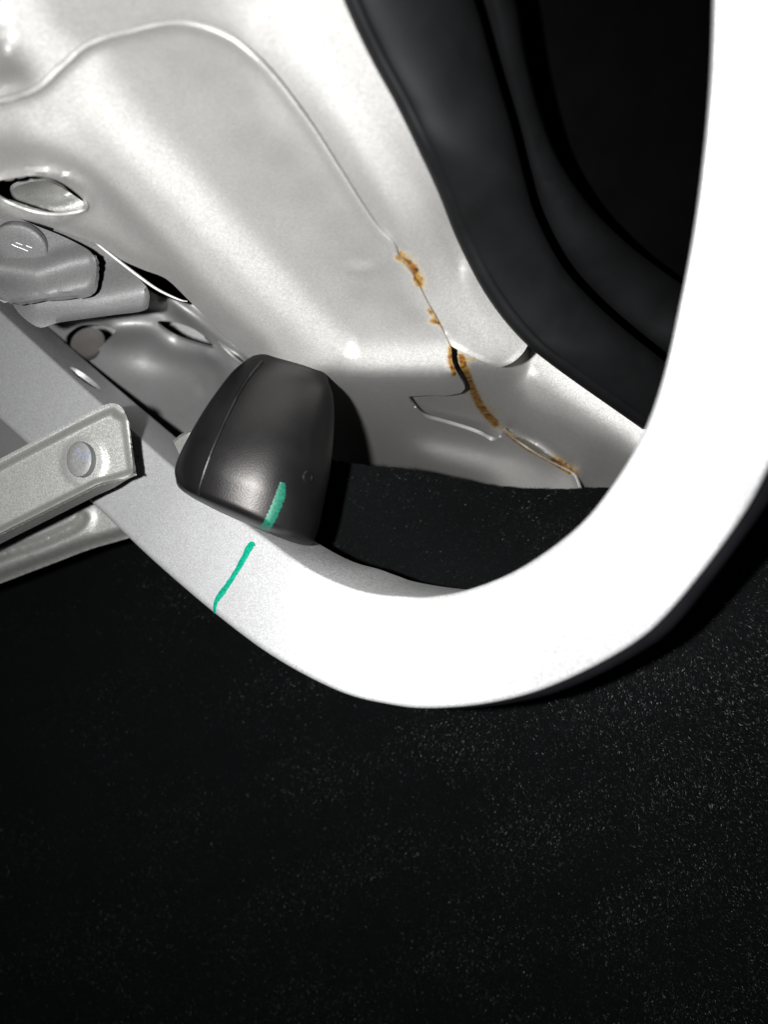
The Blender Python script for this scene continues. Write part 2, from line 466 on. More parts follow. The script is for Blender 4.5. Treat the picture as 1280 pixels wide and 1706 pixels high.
zB0i = TPS([(-60, 175, 15.6), (0, 168, 15.4), (130, 85, 14.9), (280, 40, 14.6), (430, 100, 15.7), (520, 210, 17.4), (600, 330, 19.5), (660, 420, 21.0),
           (700, 480, 21.8), (750, 575, 23.4), (380, 170, 16.4), (450, 250, 18.0), (530, 360, 19.8), (620, 480, 21.9), (610, 555, 23.0),
           (160, 170, 15.6), (250, 270, 16.9), (350, 370, 18.8), (450, 460, 20.6), (540, 545, 22.5),
           (0, 250, 17.6), (100, 265, 17.7), (200, 330, 19.1), (300, 430, 21.3), (400, 530, 23.4),
           (-60, 345, 19.4), (60, 330, 19.3), (150, 395, 20.4), (250, 460, 21.9), (330, 525, 23.3), (410, 590, 24.8),
           (580, 592, 23.5), (740, 592, 23.7), (650, 592, 23.5), (480, 610, 24.8),
           (600, 650, 25.0), (700, 645, 24.9), (560, 700, 28.6), (640, 720, 27.6), (720, 700, 26.2), (740, 735, 26.8), (850, 745, 26.8), (700, 780, 28.6), (880, 790, 28.2), (600, 770, 31), (960, 800, 28.0), (960, 860, 29.5), (600, 860, 33)], 0.002)
def lines(*ls):
    """tones read along a feature line: ((u, v), ...), (tone, ...)"""
    out = []
    for pts_, vals in ls:
        vals = vals if hasattr(vals, '__len__') else [vals]*len(pts_)
        q = catmull([np.array([*p, t], float) for p, t in zip(pts_, vals)], 12)
        acc = 0; last = None
        for p in q:
            if last is None or np.hypot(*(p[:2]-last[:2])) > 11: out.append(tuple(p)); last = p
    return out
tonesAB = lines(
 ([(775,620),(800,640),(825,660),(850,690)], (150,143,138,136)), ([(700,674),(740,686),(785,702)], (118,122,118)),
 ([(140,135),(200,215),(280,295),(350,372),(420,440),(480,500),(540,552),(590,588)], (246,254,254,250,244,239,237,236)),
 ([(215,110),(290,185),(360,265),(425,345),(485,420),(540,490),(585,540),(620,556)], (208,205,205,204,204,202,202,204)),
 ([(60,205),(120,240),(180,285),(240,345),(300,400),(360,462),(420,525),(470,575)], (228,222,215,213,213,213,208,203)),
 ([(10,255),(90,262),(160,300),(215,355),(275,420),(340,490),(400,545),(440,580)], (168,176,165,162,165,169,163,155)),
 ([(150,345),(190,390),(240,435),(300,485),(350,530)], (190,187,181,170,156)),
 ([(600,566),(745,562)], 208), ([(618,581),(750,580)], (246,254)), ([(612,596),(660,596),(752,596)], (246,260,260)), ([(600,610),(755,609)], (232,243)), ([(585,625),(758,623)], 188), ([(600,641),(765,639)], 156), ([(590,658),(680,656)], 136),
 ([(610,655),(640,680),(672,712),(700,735)], (138,146,150,165)), ([(700,742),(740,744),(790,757),(840,770),(900,790),(945,803)], (168,182,182,176,172,172)),
 ([(590,700),(620,735),(660,765),(720,790),(800,805)], (112,100,95,102,118)), ([(690,703),(730,721),(790,734),(830,748)], (112,104,102,110)), ([(850,737),(890,762),(930,785)], (125,140,160)),
 ([(480,-50),(500,60),(560,150),(620,240),(680,340),(720,430),(770,510),(830,565)], (268,268,268,258,234,222,226,226)),
 ([(560,40),(625,150),(675,240),(715,320),(745,390),(790,470),(840,535)], (262,248,222,200,188,205,215)),
 ([(470,125),(530,205),(590,290),(650,375),(690,440),(730,510)], (226,212,202,195,203,222)),
 ([(0,-5),(50,55),(100,110),(122,138)], (238,240,236,222)), ([(-25,70),(0,102),(25,125),(42,142)], (170,158,160,175)), ([(105,5),(150,58)], 205),
 ([(0,190),(60,172),(110,135),(150,95)], (208,222,240,242)), ([(200,78),(300,58),(360,74),(405,104)], 200),
 )+[(300,95,194),(350,120,196),(400,160,198),(300,150,202),(400,230,197),(470,260,195),(450,320,199),(520,320,194),(560,380,192),(600,420,190),(560,440,195),(640,450,188),(600,490,188),(660,500,188),(690,530,191),(530,430,198),(650,540,194),
 (100,380,190),(68,275,198),(30,225,190),(100,215,246),(160,170,252),(400,590,150),
 (500,588,205),(540,592,228),(540,618,192),(560,642,160),(540,662,145),(580,682,125),(520,640,175),(560,740,105),(600,780,88),
 (200,20,203),(250,5,205),(250,28,205),(320,15,208),(365,18,216),(400,5,240),(430,20,262),(432,60,246),(300,-60,212),(200,-60,210),(0,-60,225),(540,-60,268),(745,650,150),(860,580,220),(800,580,222)]
ppAB = Press((-100, -130, 1000, 870), tonesAB, zB0i)
print('press AB', ppAB.res)
def zB0(u, v): return ppAB(u, v)
creaseH = [(560, 605), (600, 600), (760, 600)]
valley = [(-60, 200), (30, 235), (110, 268), (190, 318), (260, 385), (330, 465), (390, 530), (440, 580)]
streak = catmull([(600, 645), (640, 680), (670, 722), (710, 752), (790, 775), (900, 800)], 4)
nlow = catmull(notch2, 4)
def zB(u, v):
    z = zB0(u, v)
    d, s, t = dpoly(u, v, catmull(seamL, 4)); z = z-0.10*gauss(d, 11)*sstep(1-t, 0.0, .25)+0.03*gauss(d, 4)
    d = np.hypot((u-600)/30, (v-447)/11); z = z-0.07*(1-sstep(d, .4, 1.1))
    d = np.hypot((u-68)/78, (v-327)/38); z = z-0.16*gauss(np.abs(d-1), .16)
    d, s, t = dpoly(u, v, nlow[:-8]); z = z-0.10*gauss(d, 7)*(v > 661)
    d, s, t = dpoly(u, v, catmull(low[11:19], 3)); z = z+0.25*gauss(d, 14)
    d, s, t = dpoly(u, v, edge2); z = z-0.06*gauss(d, 5)
    return z
def ell(cx, cy, rx, ry, ang=0, n=36, p=2.0):
    a = np.linspace(0, 2*np.pi, n, endpoint=False); ca, sa = np.cos(a), np.sin(a)
    x = rx*np.sign(ca)*np.abs(ca)**(2/p); y = ry*np.sign(sa)*np.abs(sa)**(2/p); c, s_ = math.cos(ang), math.sin(ang)
    return np.stack([cx+x*c-y*s_, cy+x*s_+y*c], -1)
holeB = catmull([(-12, 305), (20, 297), (55, 293), (95, 301), (125, 320), (142, 338), (138, 350), (100, 357), (60, 353), (20, 340), (-8, 324)], 4, True)
rl1 = [(664, 428), (676, 436), (690, 452), (697, 472)]
rl2 = [(715, 516), (728, 536), (733, 541)]
rl3 = [(752, 578), (751, 600), (757, 622)]
rl4 = [(845, 722), (880, 748), (920, 770), (950, 788)]
def rustB(u, v):
    r = np.zeros(u.shape)
    for pl, w_, a in ((rl1, 7, .85), (rl2, 5.5, .7), (rl3, 6, .9), (rl4, 4.5, .8), ([(720, 534), (731, 538)], 6, .8)):
        d, s, t = dpoly(u, v, pl); r = np.maximum(r, a*gauss(d, w_))
    for pl, w_, a in (([(700, 478), (742, 558)], 3.0, .35), ([(840, 716), (862, 734)], 4, .5)):
        d, s, t = dpoly(u, v, pl); r = np.maximum(r, a*gauss(d, w_))
    return {'rust': r}
fineB = [(edge1, 22, 2.2), (catmull(sedge, 3), 16, 2.4), (edge2, 14, 2.4), (nlow, 14, 3), (catmull(seamL, 3), 20, 4)]
inner = sheet('inner_panel', outB, zB, M_body, body, holes=[holeB], step=8, fine=fineB, attr=rustB, thick=0.10)
inner['label'] = 'pressed silver inner panel with long ridge and oval hole'

# --- gutter flange (the strip above the seam, under the seal) ----------
sealE = [(520, -90), (560, 0), (590, 55), (640, 150), (690, 240), (722, 312), (752, 380), (790, 455), (832, 522), (882, 575), (940, 622), (1010, 668), (1072, 708), (1150, 760)]
lip = [(742, 560), (752, 576), (775, 588), (800, 600), (828, 611), (846, 608), (862, 598), (874, 585), (882, 570)]
outA = np.vstack([[(-80, -120), (560, -120)], catmull([(p[0]+34, p[1]-14) for p in sealE[:8]]+[(846, 516), (888, 566)], 6), catmull(lip[::-1], 5), [(728, 560), (700, 540), (640, 460), (560, 350), (440, 190), (330, 120), (200, 130), (120, 190), (-80, 240)]])
zA0old = TPS([(-80, -120, 12.4), (0, 0, 13.6), (50, 60, 14.0), (110, 130, 15.6), (0, 130, 15.5), (-60, 220, 16.8), (150, 20, 14.6), (250, 0, 14.6), (400, 20, 14.4), (420, -100, 13.0), (300, 120, 15.9),
           (480, 80, 15.2), (480, 160, 16.6), (560, 60, 15.6), (560, 0, 15.2), (600, 180, 16.9), (560, 260, 18.2), (660, 230, 18.4), (650, 360, 20.2), (700, 340, 19.6), (752, 380, 20.9),
           (720, 470, 21.8), (780, 470, 21.6), (832, 522, 23.0), (760, 560, 23.3), (830, 590, 23.7), (882, 575, 24.1), (600, -100, 13.8), (700, 540, 23.3), (560, 350, 19.9), (440, 190, 17.0), (900, 560, 24.6)])
def zA(u, v):
    z = ppAB(u, v)+0.16+0.0*u
    d, sgn, t = dpoly(u, v, catmull(seamL+edge1[1:], 4)); z = z+0.0
    d, s, t = dpoly(u, v, catmull(lip, 3)); z = z-0.06*gauss(d, 5)
    return z
def rustA(u, v):
    r = np.zeros(u.shape)
    for pl, w_, a in ((rl1, 12, .9), (rl2, 6, .6), ([(697, 470), (702, 480)], 6, .6), ([(700, 480), (750, 576)], 3.5, .35), ([(752, 577), (770, 588)], 5, .45)):
        d, s, t = dpoly(u, v, pl); r = np.maximum(r, a*gauss(d, w_))
    return {'rust': r}
flange = sheet('gutter_flange', outA, zA, M_body, body, step=9, fine=[(edge1, 24, 2.4), (lip, 14, 2.4)], attr=rustA, thick=0.12)

# --- corner pocket behind the rust seam ------------------------------------
outC = np.array([(640, 600), (720, 566), (760, 560), (840, 560), (900, 560), (956, 616), (1040, 676), (1110, 724), (1160, 775), (1100, 860), (900, 880), (640, 880)])
zC0i = TPS([(640, 600, 26.5), (740, 570, 25.2), (780, 600, 25.3), (830, 625, 25.4), (880, 580, 24.5), (880, 610, 24.6), (960, 655, 25.3), (1040, 700, 26.0), (1110, 730, 26.6), (930, 600, 24.9), (1040, 650, 26.2),
           (930, 680, 26.4), (1000, 725, 27.2), (800, 680, 26.7), (700, 680, 27.6), (760, 690, 27.1), (850, 690, 27.0), (900, 720, 27.6), (970, 770, 28.8), (1060, 790, 29.2), (1010, 812, 29.6), (830, 740, 28.2), (700, 750, 29.4), (900, 800, 30.0), (640, 800, 30), (1000, 880, 32), (700, 880, 32)], 0.002)
tonesC = lines(([(890,590),(950,635),(1010,680),(1060,715),(1120,750)], (245,255,258,258,258)), ([(862,640),(905,668),(960,706),(1040,745)], (185,172,165,158)), ([(880,695),(950,728),(1010,765)], (118,112,104)),
 ([(875,736),(905,750),(935,765)], (180,195,175)))+[(770,600,150),(800,618,150),(840,640,142),(800,650,125),(820,672,120),(850,665,132),(860,616,190),(880,598,215),(700,672,98),(740,664,118),(745,676,120),(740,695,98),(775,700,88),(980,790,108),(1020,790,100),(850,745,98),(840,705,122),(700,750,100),(800,800,100),(1050,780,110),(900,800,105)]
ppC = Press((600, 520, 1180, 900), tonesC, lambda u, v: zC0i(u, v)-1.2, (.05, .03, .008, .004), .006)
print('press C', ppC.res)
zC0 = ppC

def zC(u, v):
    z = zC0(u, v)
    zb = zB0(u, v); wgt = sstep(885-u, 0, 60)*sstep(760-v, 0, 60); z = z*(1-wgt)+(zb+1.35)*wgt
    d, s, t = dpoly(u, v, [(856, 716), (900, 742), (945, 776)]); z = z+0.9*gauss(d, 13)
    d, s, t = dpoly(u, v, np.vstack([outB, outB[:1]])); z = np.maximum(z, zb+.25-np.where(inside(u, v, outB), 0, np.minimum(d*.12, 12)))
    ca, sa = math.cos(.42), math.sin(.42); a = (u-905)*ca+(v-752)*sa; b = -(u-905)*sa+(v-752)*ca
    d = np.hypot((u-745)/28, (v-674)/7); z = z-0.12*gauss(d, 1)
    return z
rl5 = [(768, 594), (776, 618), (786, 645), (800, 675), (815, 694), (826, 706)]
def rustC(u, v):
    r = np.zeros(u.shape)
    for pl, w_, a in ((rl5, 8, 1.0), ([(925, 770), (955, 790)], 12, .95), ([(768, 598), (790, 598)], 5, .6), ([(800, 672), (822, 690)], 14, .42), ([(826, 706), (900, 755)], 5, .5)):
        d, s, t = dpoly(u, v, pl); r = np.maximum(r, a*gauss(d, w_))
    return {'rust': r}
pocket = sheet('corner_pocket', outC, zC, M_body, body, step=8, fine=[(rl5, 22, 2.2), ([(920, 765), (960, 795)], 18, 2.6), ([(856, 716), (900, 742), (945, 776)], 32, 2.6), ([(880, 600), (975, 660)], 26, 4)], attr=rustC, thick=0.1)

# --- side panel far down in the left ---------------------------------------------
outE = np.array([(-120, 330), (200, 380), (320, 480), (440, 560), (500, 640), (530, 900), (300, 930), (-120, 700)])
zE0 = TPS([(-100, 400, 28), (100, 500, 27.8), (200, 540, 27.6), (280, 500, 27.0), (300, 560, 28.3), (380, 600, 27.6), (420, 580, 26.6), (240, 600, 29.0), (330, 640, 29.3), (250, 660, 29.8), (300, 720, 31.4), (450, 700, 30.2), (600, 640, 28.5), (600, 860, 33), (100, 700, 31), (300, 930, 33), (160, 600, 28.8)])
def zE(u, v):
    z = zE0(u, v)*1.22
    d, s, t = dpoly(u, v, [(282, 500), (330, 535), (380, 568), (428, 602)]); z = z-0.7*gauss(d, 13)
    d = np.hypot((u-334)/9, (v-642)/16); z = z+0.16*gauss(d, .8)
    d, s, t = dpoly(u, v, catmull([(345, 590), (368, 612), (372, 645), (360, 672)], 4)); z = z-0.22*gauss(d, 9)
    d, s, t = dpoly(u, v, catmull([(190, 545), (250, 548), (290, 575), (370, 590), (400, 640)], 4)); z = z-0.9*gauss(d, 24)
    return z-.35*gauss(np.hypot((u-250)/60, (v-620)/30), 1)
hE1 = catmull([(128, 545), (150, 541), (172, 543), (194, 552), (176, 570), (150, 592), (120, 590), (108, 565)], 4, True)
hE2 = catmull([(262, 537), (285, 536), (318, 546), (342, 562), (357, 578), (330, 572), (290, 558)], 4, True)
hE3 = catmull([(364, 570), (378, 580), (400, 594), (412, 608), (404, 606), (384, 590)], 3, True)
side = sheet('side_panel', outE, zE, M_side, body, holes=[hE1, hE2, hE3, np.array([(170, 405), (240, 430), (320, 470), (338, 500), (318, 508), (262, 492), (225, 470)])], step=7, fine=[([(282, 500), (330, 535), (380, 568), (428, 602)], 40, 3), (catmull([(190, 545), (250, 548), (290, 575), (370, 590), (400, 640)], 3), 44, 5)], thick=0.1)
def rimband(name, hole, zf, w_, mat_, a0, a1, parent):
    """turned-up lip round part of a hole"""
    h = np.array(hole); c = h.mean(0); n = len(h)
    idx = [i % n for i in range(int(a0*n), int(a1*n))]
    pts = [P(h[i][0], h[i][1], float(zf(np.array([h[i][0]]), np.array([h[i][1]]))[0])-0.05) for i in idx]
    return tube(name, pts, w_, mat_, parent, 8)
rimband('hole_rim', holeB, zB, 0.055, M_body, 0.45, 1.02, body)
rimband('hole_rim', hE2, zE, 0.05, M_brk, 0.45, 1.02, body)
rimband('hole_rim', hE3, zE, 0.05, M_body, 0.0, 1.0, body)
def bead(name, path, zf, r0, r1, n=5, lift=0.03, f=lambda t: 1):
    q = catmull(path, n); zz = zf(q[:, 0], q[:, 1]); L = len(q)
    return tube(name, [P(a, b, z-lift) for (a, b), z in zip(q, zz)], [(r0+(r1-r0)*i/(L-1))*f(i/(L-1)) for i in range(L)], M_body, body, 8)
bead('rolled_edge', seamL, zB, 0.095, 0.020)
bead('notch_rim', notch2[1:-1], zB, 0.026, 0.050)
bead('seam_edge', edge2, zB, 0.020, 0.024)
# deeper metal seen through the oval holes
outF = catmull([(20, 318), (42, 305), (75, 302), (108, 316), (150, 348), (140, 370), (85, 366), (40, 345)], 6, True)
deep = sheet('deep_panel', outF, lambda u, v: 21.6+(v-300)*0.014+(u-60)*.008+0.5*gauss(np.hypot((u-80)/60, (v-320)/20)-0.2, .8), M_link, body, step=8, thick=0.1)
for (hp) in (P(146, 570, 34.6),):
    pl = disc('round_plug', hp, Vector((0.45, -1, 0.25)), Vector((1, 0, 1)), 0.80, 0.62, [(0.6, -0.4), (1, -0.4), (1, -0.05), (.94, 0.03), (.8, 0.0), (0.001, 0.0)], M_plug)
    tag(pl, 'dull brown round rubber plug in the side panel left of the bumper', 'plug')

sheet('back_panel', np.array([(60, 500), (460, 520), (470, 660), (60, 660)]), lambda u, v: 41+(v-560)*.01+0*u, M_side, body, step=20, thick=0.1)
# slot with the white upturned rim between bracket and inner panel
slotr = catmull([(152, 398), (166, 410), (190, 429), (225, 456), (262, 482), (298, 499), (312, 502)], 5)
tube('slot_edge', [P(a, b, 23.3+0.006*(a-160)) for a, b in slotr], [0.015+0.035*math.sin(math.pi*min(1, (i+3)/(len(slotr)+2))) for i in range(len(slotr))], M_body, body, 10, 0.6)

# --- rust scale: raised flakes along the seam -------------------------------------
def rustmat():
    m, nt, b = mat('rust_scale', (0.3, 0.12, 0.02), 0.75, 0, 0.3); c = coords(nt)
    n = N(nt, 'ShaderNodeTexNoise', Scale=1800.0, Detail=5.0); nt.links.new(c, n.inputs['Vector'])
    r = ramp(nt, n.outputs[0], [(0.34, (0.03, 0.010, 0.003)), (0.49, (0.10, 0.036, 0.005)), (0.60, (0.20, 0.10, 0.015)), (0.72, (0.36, 0.32, 0.2))])
    nt.links.new(r.outputs[0], b.inputs['Base Color']); return m
M_rust = rustmat()
treeC = bvh(pocket); treeB = bvh(inner); treeA = bvh(flange)
def scale_crust(tree, path, wd, n, smax, seed):
    r = random.Random(seed); pth = catmull(path, 6); vs = []; fs = []
    for i in range(n):
        t = r.random()*(len(pth)-1.001); k = int(t); p = pth[k]+(pth[k+1]-pth[k])*(t-k)
        q = p+np.array([r.gauss(0, wd), r.gauss(0, wd)])
        c, nr = drape(tree, q[0], q[1])
        if c is None: continue
        x = nr.orthogonal().normalized(); y = nr.cross(x); s = r.uniform(.25, 1)*smax; a0 = r.random()*6; b = len(vs); m_ = 6
        for j in range(m_):
            a = a0+j*2*math.pi/m_; rr = s*r.uniform(.6, 1.2)
            vs.append(tuple(c+(x*math.cos(a)+y*math.sin(a))*rr/100-nr*.00003))
        vs.append(tuple(c+nr*s*r.uniform(.15, .5)/100))
        for j in range(m_): fs.append((b+j, b+(j+1) % m_, b+m_))
    me = bpy.data.meshes.new('rust_crust'); me.from_pydata(vs, [], fs)
    return finish('rust_crust', me, M_rust, body, False)
scale_crust(treeC, rl5, 1.8, 260, 0.026, 1)
scale_crust(treeC, [(940, 776), (955, 790)], 2.6, 60, 0.026, 2)
scale_crust(treeB, rl4, 1.3, 220, 0.022, 3)
scale_crust(treeB, rl3, 1.2, 70, 0.022, 4)
scale_crust(treeB, [(722, 534), (731, 538)], 1.3, 26, 0.022, 5)

# ================================================================== HINGE ARM
arm = empty('gooseneck_hinge', P(250, 860, 25.5), 'thick white painted gooseneck arm curving through the picture, green stroke on it', 'hinge arm')
AO = [(-150, 570), (0, 705), (150, 840), (250, 935), (355, 1025), (450, 1095), (560, 1152), (650, 1175), (720, 1181), (820, 1172), (920, 1144), (1044, 1082), (1122, 1015), (1224, 885), (1290, 765), (1340, 630), (1375, 480), (1395, 300), (1405, 100), (1412, -150)]
AI = [(-60, 464), (90, 602), (240, 736), (335, 817), (442, 897), (520, 952), (600, 985), (674, 994), (725, 993), (785, 981), (860, 950), (945, 893), (1005, 830), (1066, 734), (1110, 610), (1137, 487), (1162, 340), (1180, 170), (1187, 0), (1187, -200)]
AZ = [32.4, 30.2, 27.9, 25.7, 23.7, 22.4, 21.5, 21.0, 20.5, 19.8, 18.9, 17.7, 16.9, 16.0, 15.0, 14.5, 14.0, 13.5, 13.0, 12.4]
AD = [-.6, -.65, -.65, -.55, -.4, -.25, 0, .15, .2, .2, .15, .1, .1, .2, .3, .5, .5, .5, .5, .5]
outer = catmull([P(*o, z) for o, z in zip(AO, AZ)], 8); innr = catmull([P(*i, z+d) for i, z, d in zip(AI, AZ, AD)], 8)
AS = catmull([[q] for q in [0, 0, .05, .12, .25, .42, .42, .32, .2, .1, 0, 0, 0, 0, 0, 0, 0, 0, 0, 0]], 8)[:, 0]
def arm_rings(inset=0.0, depth=3.2, rad=0.28, ks=5):
    rings = []; n = len(outer)
    for i in range(n):
        t = Vector((outer[min(i+1, n-1)]+innr[min(i+1, n-1)]-outer[max(i-1, 0)]-innr[max(i-1, 0)])).normalized()
        A = Vector(outer[i]); B = Vector(innr[i]); wv = (B-A); W = wv.length*100; wv = wv.normalized()
        nb = t.cross(wv).normalized()
        if nb.y < 0: nb = -nb
        wv = (wv-nb*wv.dot(nb)).normalized()
        x0, x1, y0, y1 = inset, W-inset, inset, depth-inset; r = max(0.06, rad*(1-.5*min(1, max(0, (i-36)/16)))-inset)
        ring = []
        ri = max(0.06, rad*.45-inset)
        for cx, cy, a0, r in ((x1-ri, y0+ri, -90, ri), (x1-ri, y1-ri, 0, ri), (x0+r, y1-r, 90, r), (x0+r, y0+r, 180, r)):
            for k in range(ks+1):
                a = math.radians(a0+90*k/ks)
                ty = cy+r*math.sin(a); tx = cx+r*math.cos(a)
                ring.append(A+(wv*(tx+AS[i]*max(0, ty)/depth*max(0, tx)/W)+nb*ty)/100)
        rings.append(ring)
    return rings
armb = loft('tube_body', arm_rings(), M_arm, arm, auto=50)
# hollow it and open the round access hole in its upper wall
ir = arm_rings()
hc, hn = drape(bvh(armb), 141, 630)
tdir = (ir[14][3]-ir[12][3]).normalized()
cut = disc('cutter', hc-hn*0.0045, hn, tdir, 0.80, 0.5, [(1, 0), (1, 0.9)], None)
apply_bool(armb, cut)
armb.data.set_sharp_from_angle(angle=math.radians(50))
treeArm = bvh(armb)
gm = strip_on('paint_mark', treeArm, [(425, 906), (417, 910), (404, 934), (390, 958), (374, 982), (360, 1002), (357, 1022)], [3, 6.0, 5.0, 4.2, 4.2, 5.0, 3.5, 2], M_greenlit, arm, n=70, seed=3)
gm['label'] = 'thin green marker stroke across the white arm'
for (u, v, r_, m_) in ((233, 765, 0.055, M_chip), (229, 761, 0.05, M_chipb), (226, 768, 0.03, M_chipb)):
    c, n_ = drape(treeArm, u, v)
    disc('paint_chip', c, n_, Vector((1, 0, .4)), r_, r_*1.2, [(1.1, -0.01), (.8, 0.02), (0.001, 0.03)], m_, arm, 9)
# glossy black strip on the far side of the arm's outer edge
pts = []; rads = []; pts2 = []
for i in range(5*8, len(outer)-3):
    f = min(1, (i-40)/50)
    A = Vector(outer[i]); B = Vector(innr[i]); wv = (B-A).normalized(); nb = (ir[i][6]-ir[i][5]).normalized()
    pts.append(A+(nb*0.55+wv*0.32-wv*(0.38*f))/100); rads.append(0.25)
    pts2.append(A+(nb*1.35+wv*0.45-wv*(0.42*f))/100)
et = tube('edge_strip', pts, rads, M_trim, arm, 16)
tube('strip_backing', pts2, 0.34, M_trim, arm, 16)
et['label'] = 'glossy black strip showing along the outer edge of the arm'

# ================================================================== RUBBER BUMPER
bump = empty('rubber_bumper', P(482, 610, 24.6), 'black rubber bumper stop with a green stroke, wedged above the white arm', 'bumper')
st = [(0, (412, 603), (547, 634)), (.15, (386, 628), (556, 668)), (.35, (352, 677), (555, 728)), (.55, (326, 722), (549, 785)), (.75, (305, 764), (539, 838)), (.9, (297, 788), (531, 876)), (1, (299, 806), (522, 903))]
cl = catmull([np.array([a, *l, *r]) for a, l, r in st], 6)
def bring(L, R, zc, f, shift, hd):
    A = P(*L, zc); B = P(*R, zc); c = (A+B)/2+shift; ax = (B-A)/2*f; h = hd*f
    ring = []; K = 56
    for k in range(K):
        a = 2*math.pi*k/K; ca, sa = math.cos(a), math.sin(a); p = 2.35
        x = math.copysign(abs(ca)**(2/p), ca); y = math.copysign(abs(sa)**(2/p), sa)
        ring.append(c+ax*x+Vector((0, -1, 0.12))*(h*y/100))
    return ring
axis = (P(411, 855, 23.6)-P(480, 618, 24.6)).normalized()
rings = []
for f, s in ((.30, -.33), (.6, -.30), (.80, -.24), (.92, -.15), (.98, -.06)):
    rings.append(bring(cl[0][1:3], cl[0][3:5], 24.2, f, axis*s/100, .7))
for c in cl: rings.append(bring(c[1:3], c[3:5], 24.2-.3*c[0], 1, Vector(), (24.2-.3*c[0])-(23.35-1.5*math.sin(math.pi/2*min(1, c[0]/.84))+.25*max(0, c[0]-.84))))
for f, s in ((.985, .06), (.95, .13), (.88, .19), (.75, .24), (.5, .28), (.2, .30)):
    rings.append(bring(cl[-1][1:3], cl[-1][3:5], 23.9, f, axis*s/100, 2.01))
bb = loft('rubber_body', rings, M_rub, bump)
treeBm = bvh(bb)
def on(tree, path, lift, n=6):
    out = []
    for a, b in catmull(path, n):
        c, nr = drape(tree, a, b)
        if c: out.append(c+nr*lift/100)
    return out
tube('moulding_seam', on(treeBm, [(436, 603), (408, 638), (382, 686), (360, 735), (342, 780), (330, 822)], 0.012), 0.055, M_rub, bump, 8)
c, nr = drape(treeBm, 513, 795)
disc('moulded_nub', c, nr, Vector((1, 0, 0)), .17, .17, [(1.25, -0.03), (1.05, 0.035), (.8, 0.045), (.68, -.02), (.3, -.03), (0.001, -.03)], M_rub, bump, 20)
gb = strip_on('paint_mark', treeBm, [(471, 804), (467, 826), (455, 856), (440, 884), (436, 892)], [4.5, 8, 8.5, 8.5, 8.5, 9], M_green, bump, n=70, rough=.14, seed=8)
gb['label'] = 'broad green marker stroke on the rubber'
mp = tube('mounting_lip', [P(a, b, 24.9) for a, b in catmull([(455, 594), (480, 592), (505, 598), (530, 610), (550, 625)], 5)], 0.07, M_body, bump)
mp['label'] = 'silver metal lip behind the top of the rubber'

# little painted tab between arm and bumper
tb = sheet('metal_tab', [(290, 738), (302, 728), (318, 719), (327, 719), (330, 740), (322, 760), (300, 760)], lambda u, v: 25.6+0.012*(u-300)+0.01*(v-740)-.12*gauss(u-322, 5), M_link, None, step=5, thick=.15, edge=4)
tag(tb, 'small white metal tab between the arm and the left side of the bumper', 'metal tab')

# ================================================================== LINKS
link = empty('hinge_link', P(135, 768, 24), 'silver channel-shaped link riveted over the arm, its rounded end lying on the arm', 'hinge link')
oL = catmull([(-90, 815), (-40, 786), (0, 764), (80, 722), (150, 686), (170, 676), (186, 672), (200, 676), (208, 688), (213, 702), (217, 740), (221, 778), (221, 788), (212, 796), (188, 800), (165, 806), (140, 818), (60, 858), (0, 888), (-90, 935)], 6)
topl = [(-90, 815), (0, 764), (80, 722), (150, 686), (186, 672), (204, 682)]
botl = [(-90, 935), (0, 888), (60, 858), (140, 818), (165, 806), (190, 800), (221, 790)]
def zL(u, v):
    z = 24.6-0.0018*(u-100)+0.0*v
    d, s, t = dpoly(u, v, catmull(topl, 4)); z = z-0.36*(1-sstep(d, 5, 21))
    d, s, t = dpoly(u, v, catmull(botl, 4)); z = z-0.26*(1-sstep(d, 1, 11))
    d, s, t = dpoly(u, v, [(210, 700), (221, 785)]); z = z-0.10*(1-sstep(d, 0, 10))
    d = np.hypot((u-140)/40, (v-770)/44); z = z-0.06*(1-sstep(d, .75, 1.05))
    return z
sheet('channel_web', oL, zL, M_link, link, step=5, thick=0.16, edge=4, fine=[(catmull(topl, 3), 26, 2.2), (catmull(botl, 3), 15, 2.0), ([(190, 676), (208, 692), (215, 720), (221, 785)], 16, 2.4)])
# folded lower flange of the channel
bl = catmull(botl, 6); rg = []
for a, b in bl:
    z0 = float(zL(np.array([a]), np.array([b]))[0]); f = sstep(np.array([221-a]), 0, 60)[0]
    p0 = P(a, b, z0); q = P(a+4, b+3+13*f, z0+1.0)
    rg.append([p0, p0*.5+q*.5, q, q+Vector((0, .0012, .0010)), p0+Vector((0, .0016, .0014))])
fl_o = loft('lower_flange', rg, M_link, link, auto=30)
rv = disc('rivet', P(136, 766, 24.36), Vector((-0.10, -1, 0.04)), Vector((1, 0, 0)), .40, .54, [(.7, -.1), (1, -.1), (1, .17), (.975, .195), (.93, .205), (.5, .21), (.001, .21)], M_rivet, link)
tr = bvh(rv)
vs = []; fs = []; r = random.Random(5)
for i in range(46):
    g = r.choice([(-7, -2), (8, 0), (9, 1), (-5, 2)]); u, v = 138+g[0]+r.gauss(0, 4.2), 757+g[1]+r.gauss(0, 3.2)
    c, n_ = drape(tr, u, v)
    if c is None: continue
    x = n_.orthogonal().normalized(); y = n_.cross(x); b = len(vs); s = r.uniform(.012, .03)
    vs += [tuple(c+(x*math.cos(a)+y*math.sin(a))*s/100+n_*.00003) for a in (0, 1.2, 2.5, 3.8, 5.1)]; fs.append(tuple(range(b, b+5)))
me = bpy.data.meshes.new('ink_stamp'); me.from_pydata(vs, [], fs); ink = finish('ink_stamp', me, M_ink, None, False)
ink.parent = rv; ink.matrix_parent_inverse = Matrix.Translation(link.location).inverted() @ Matrix() if False else Matrix()

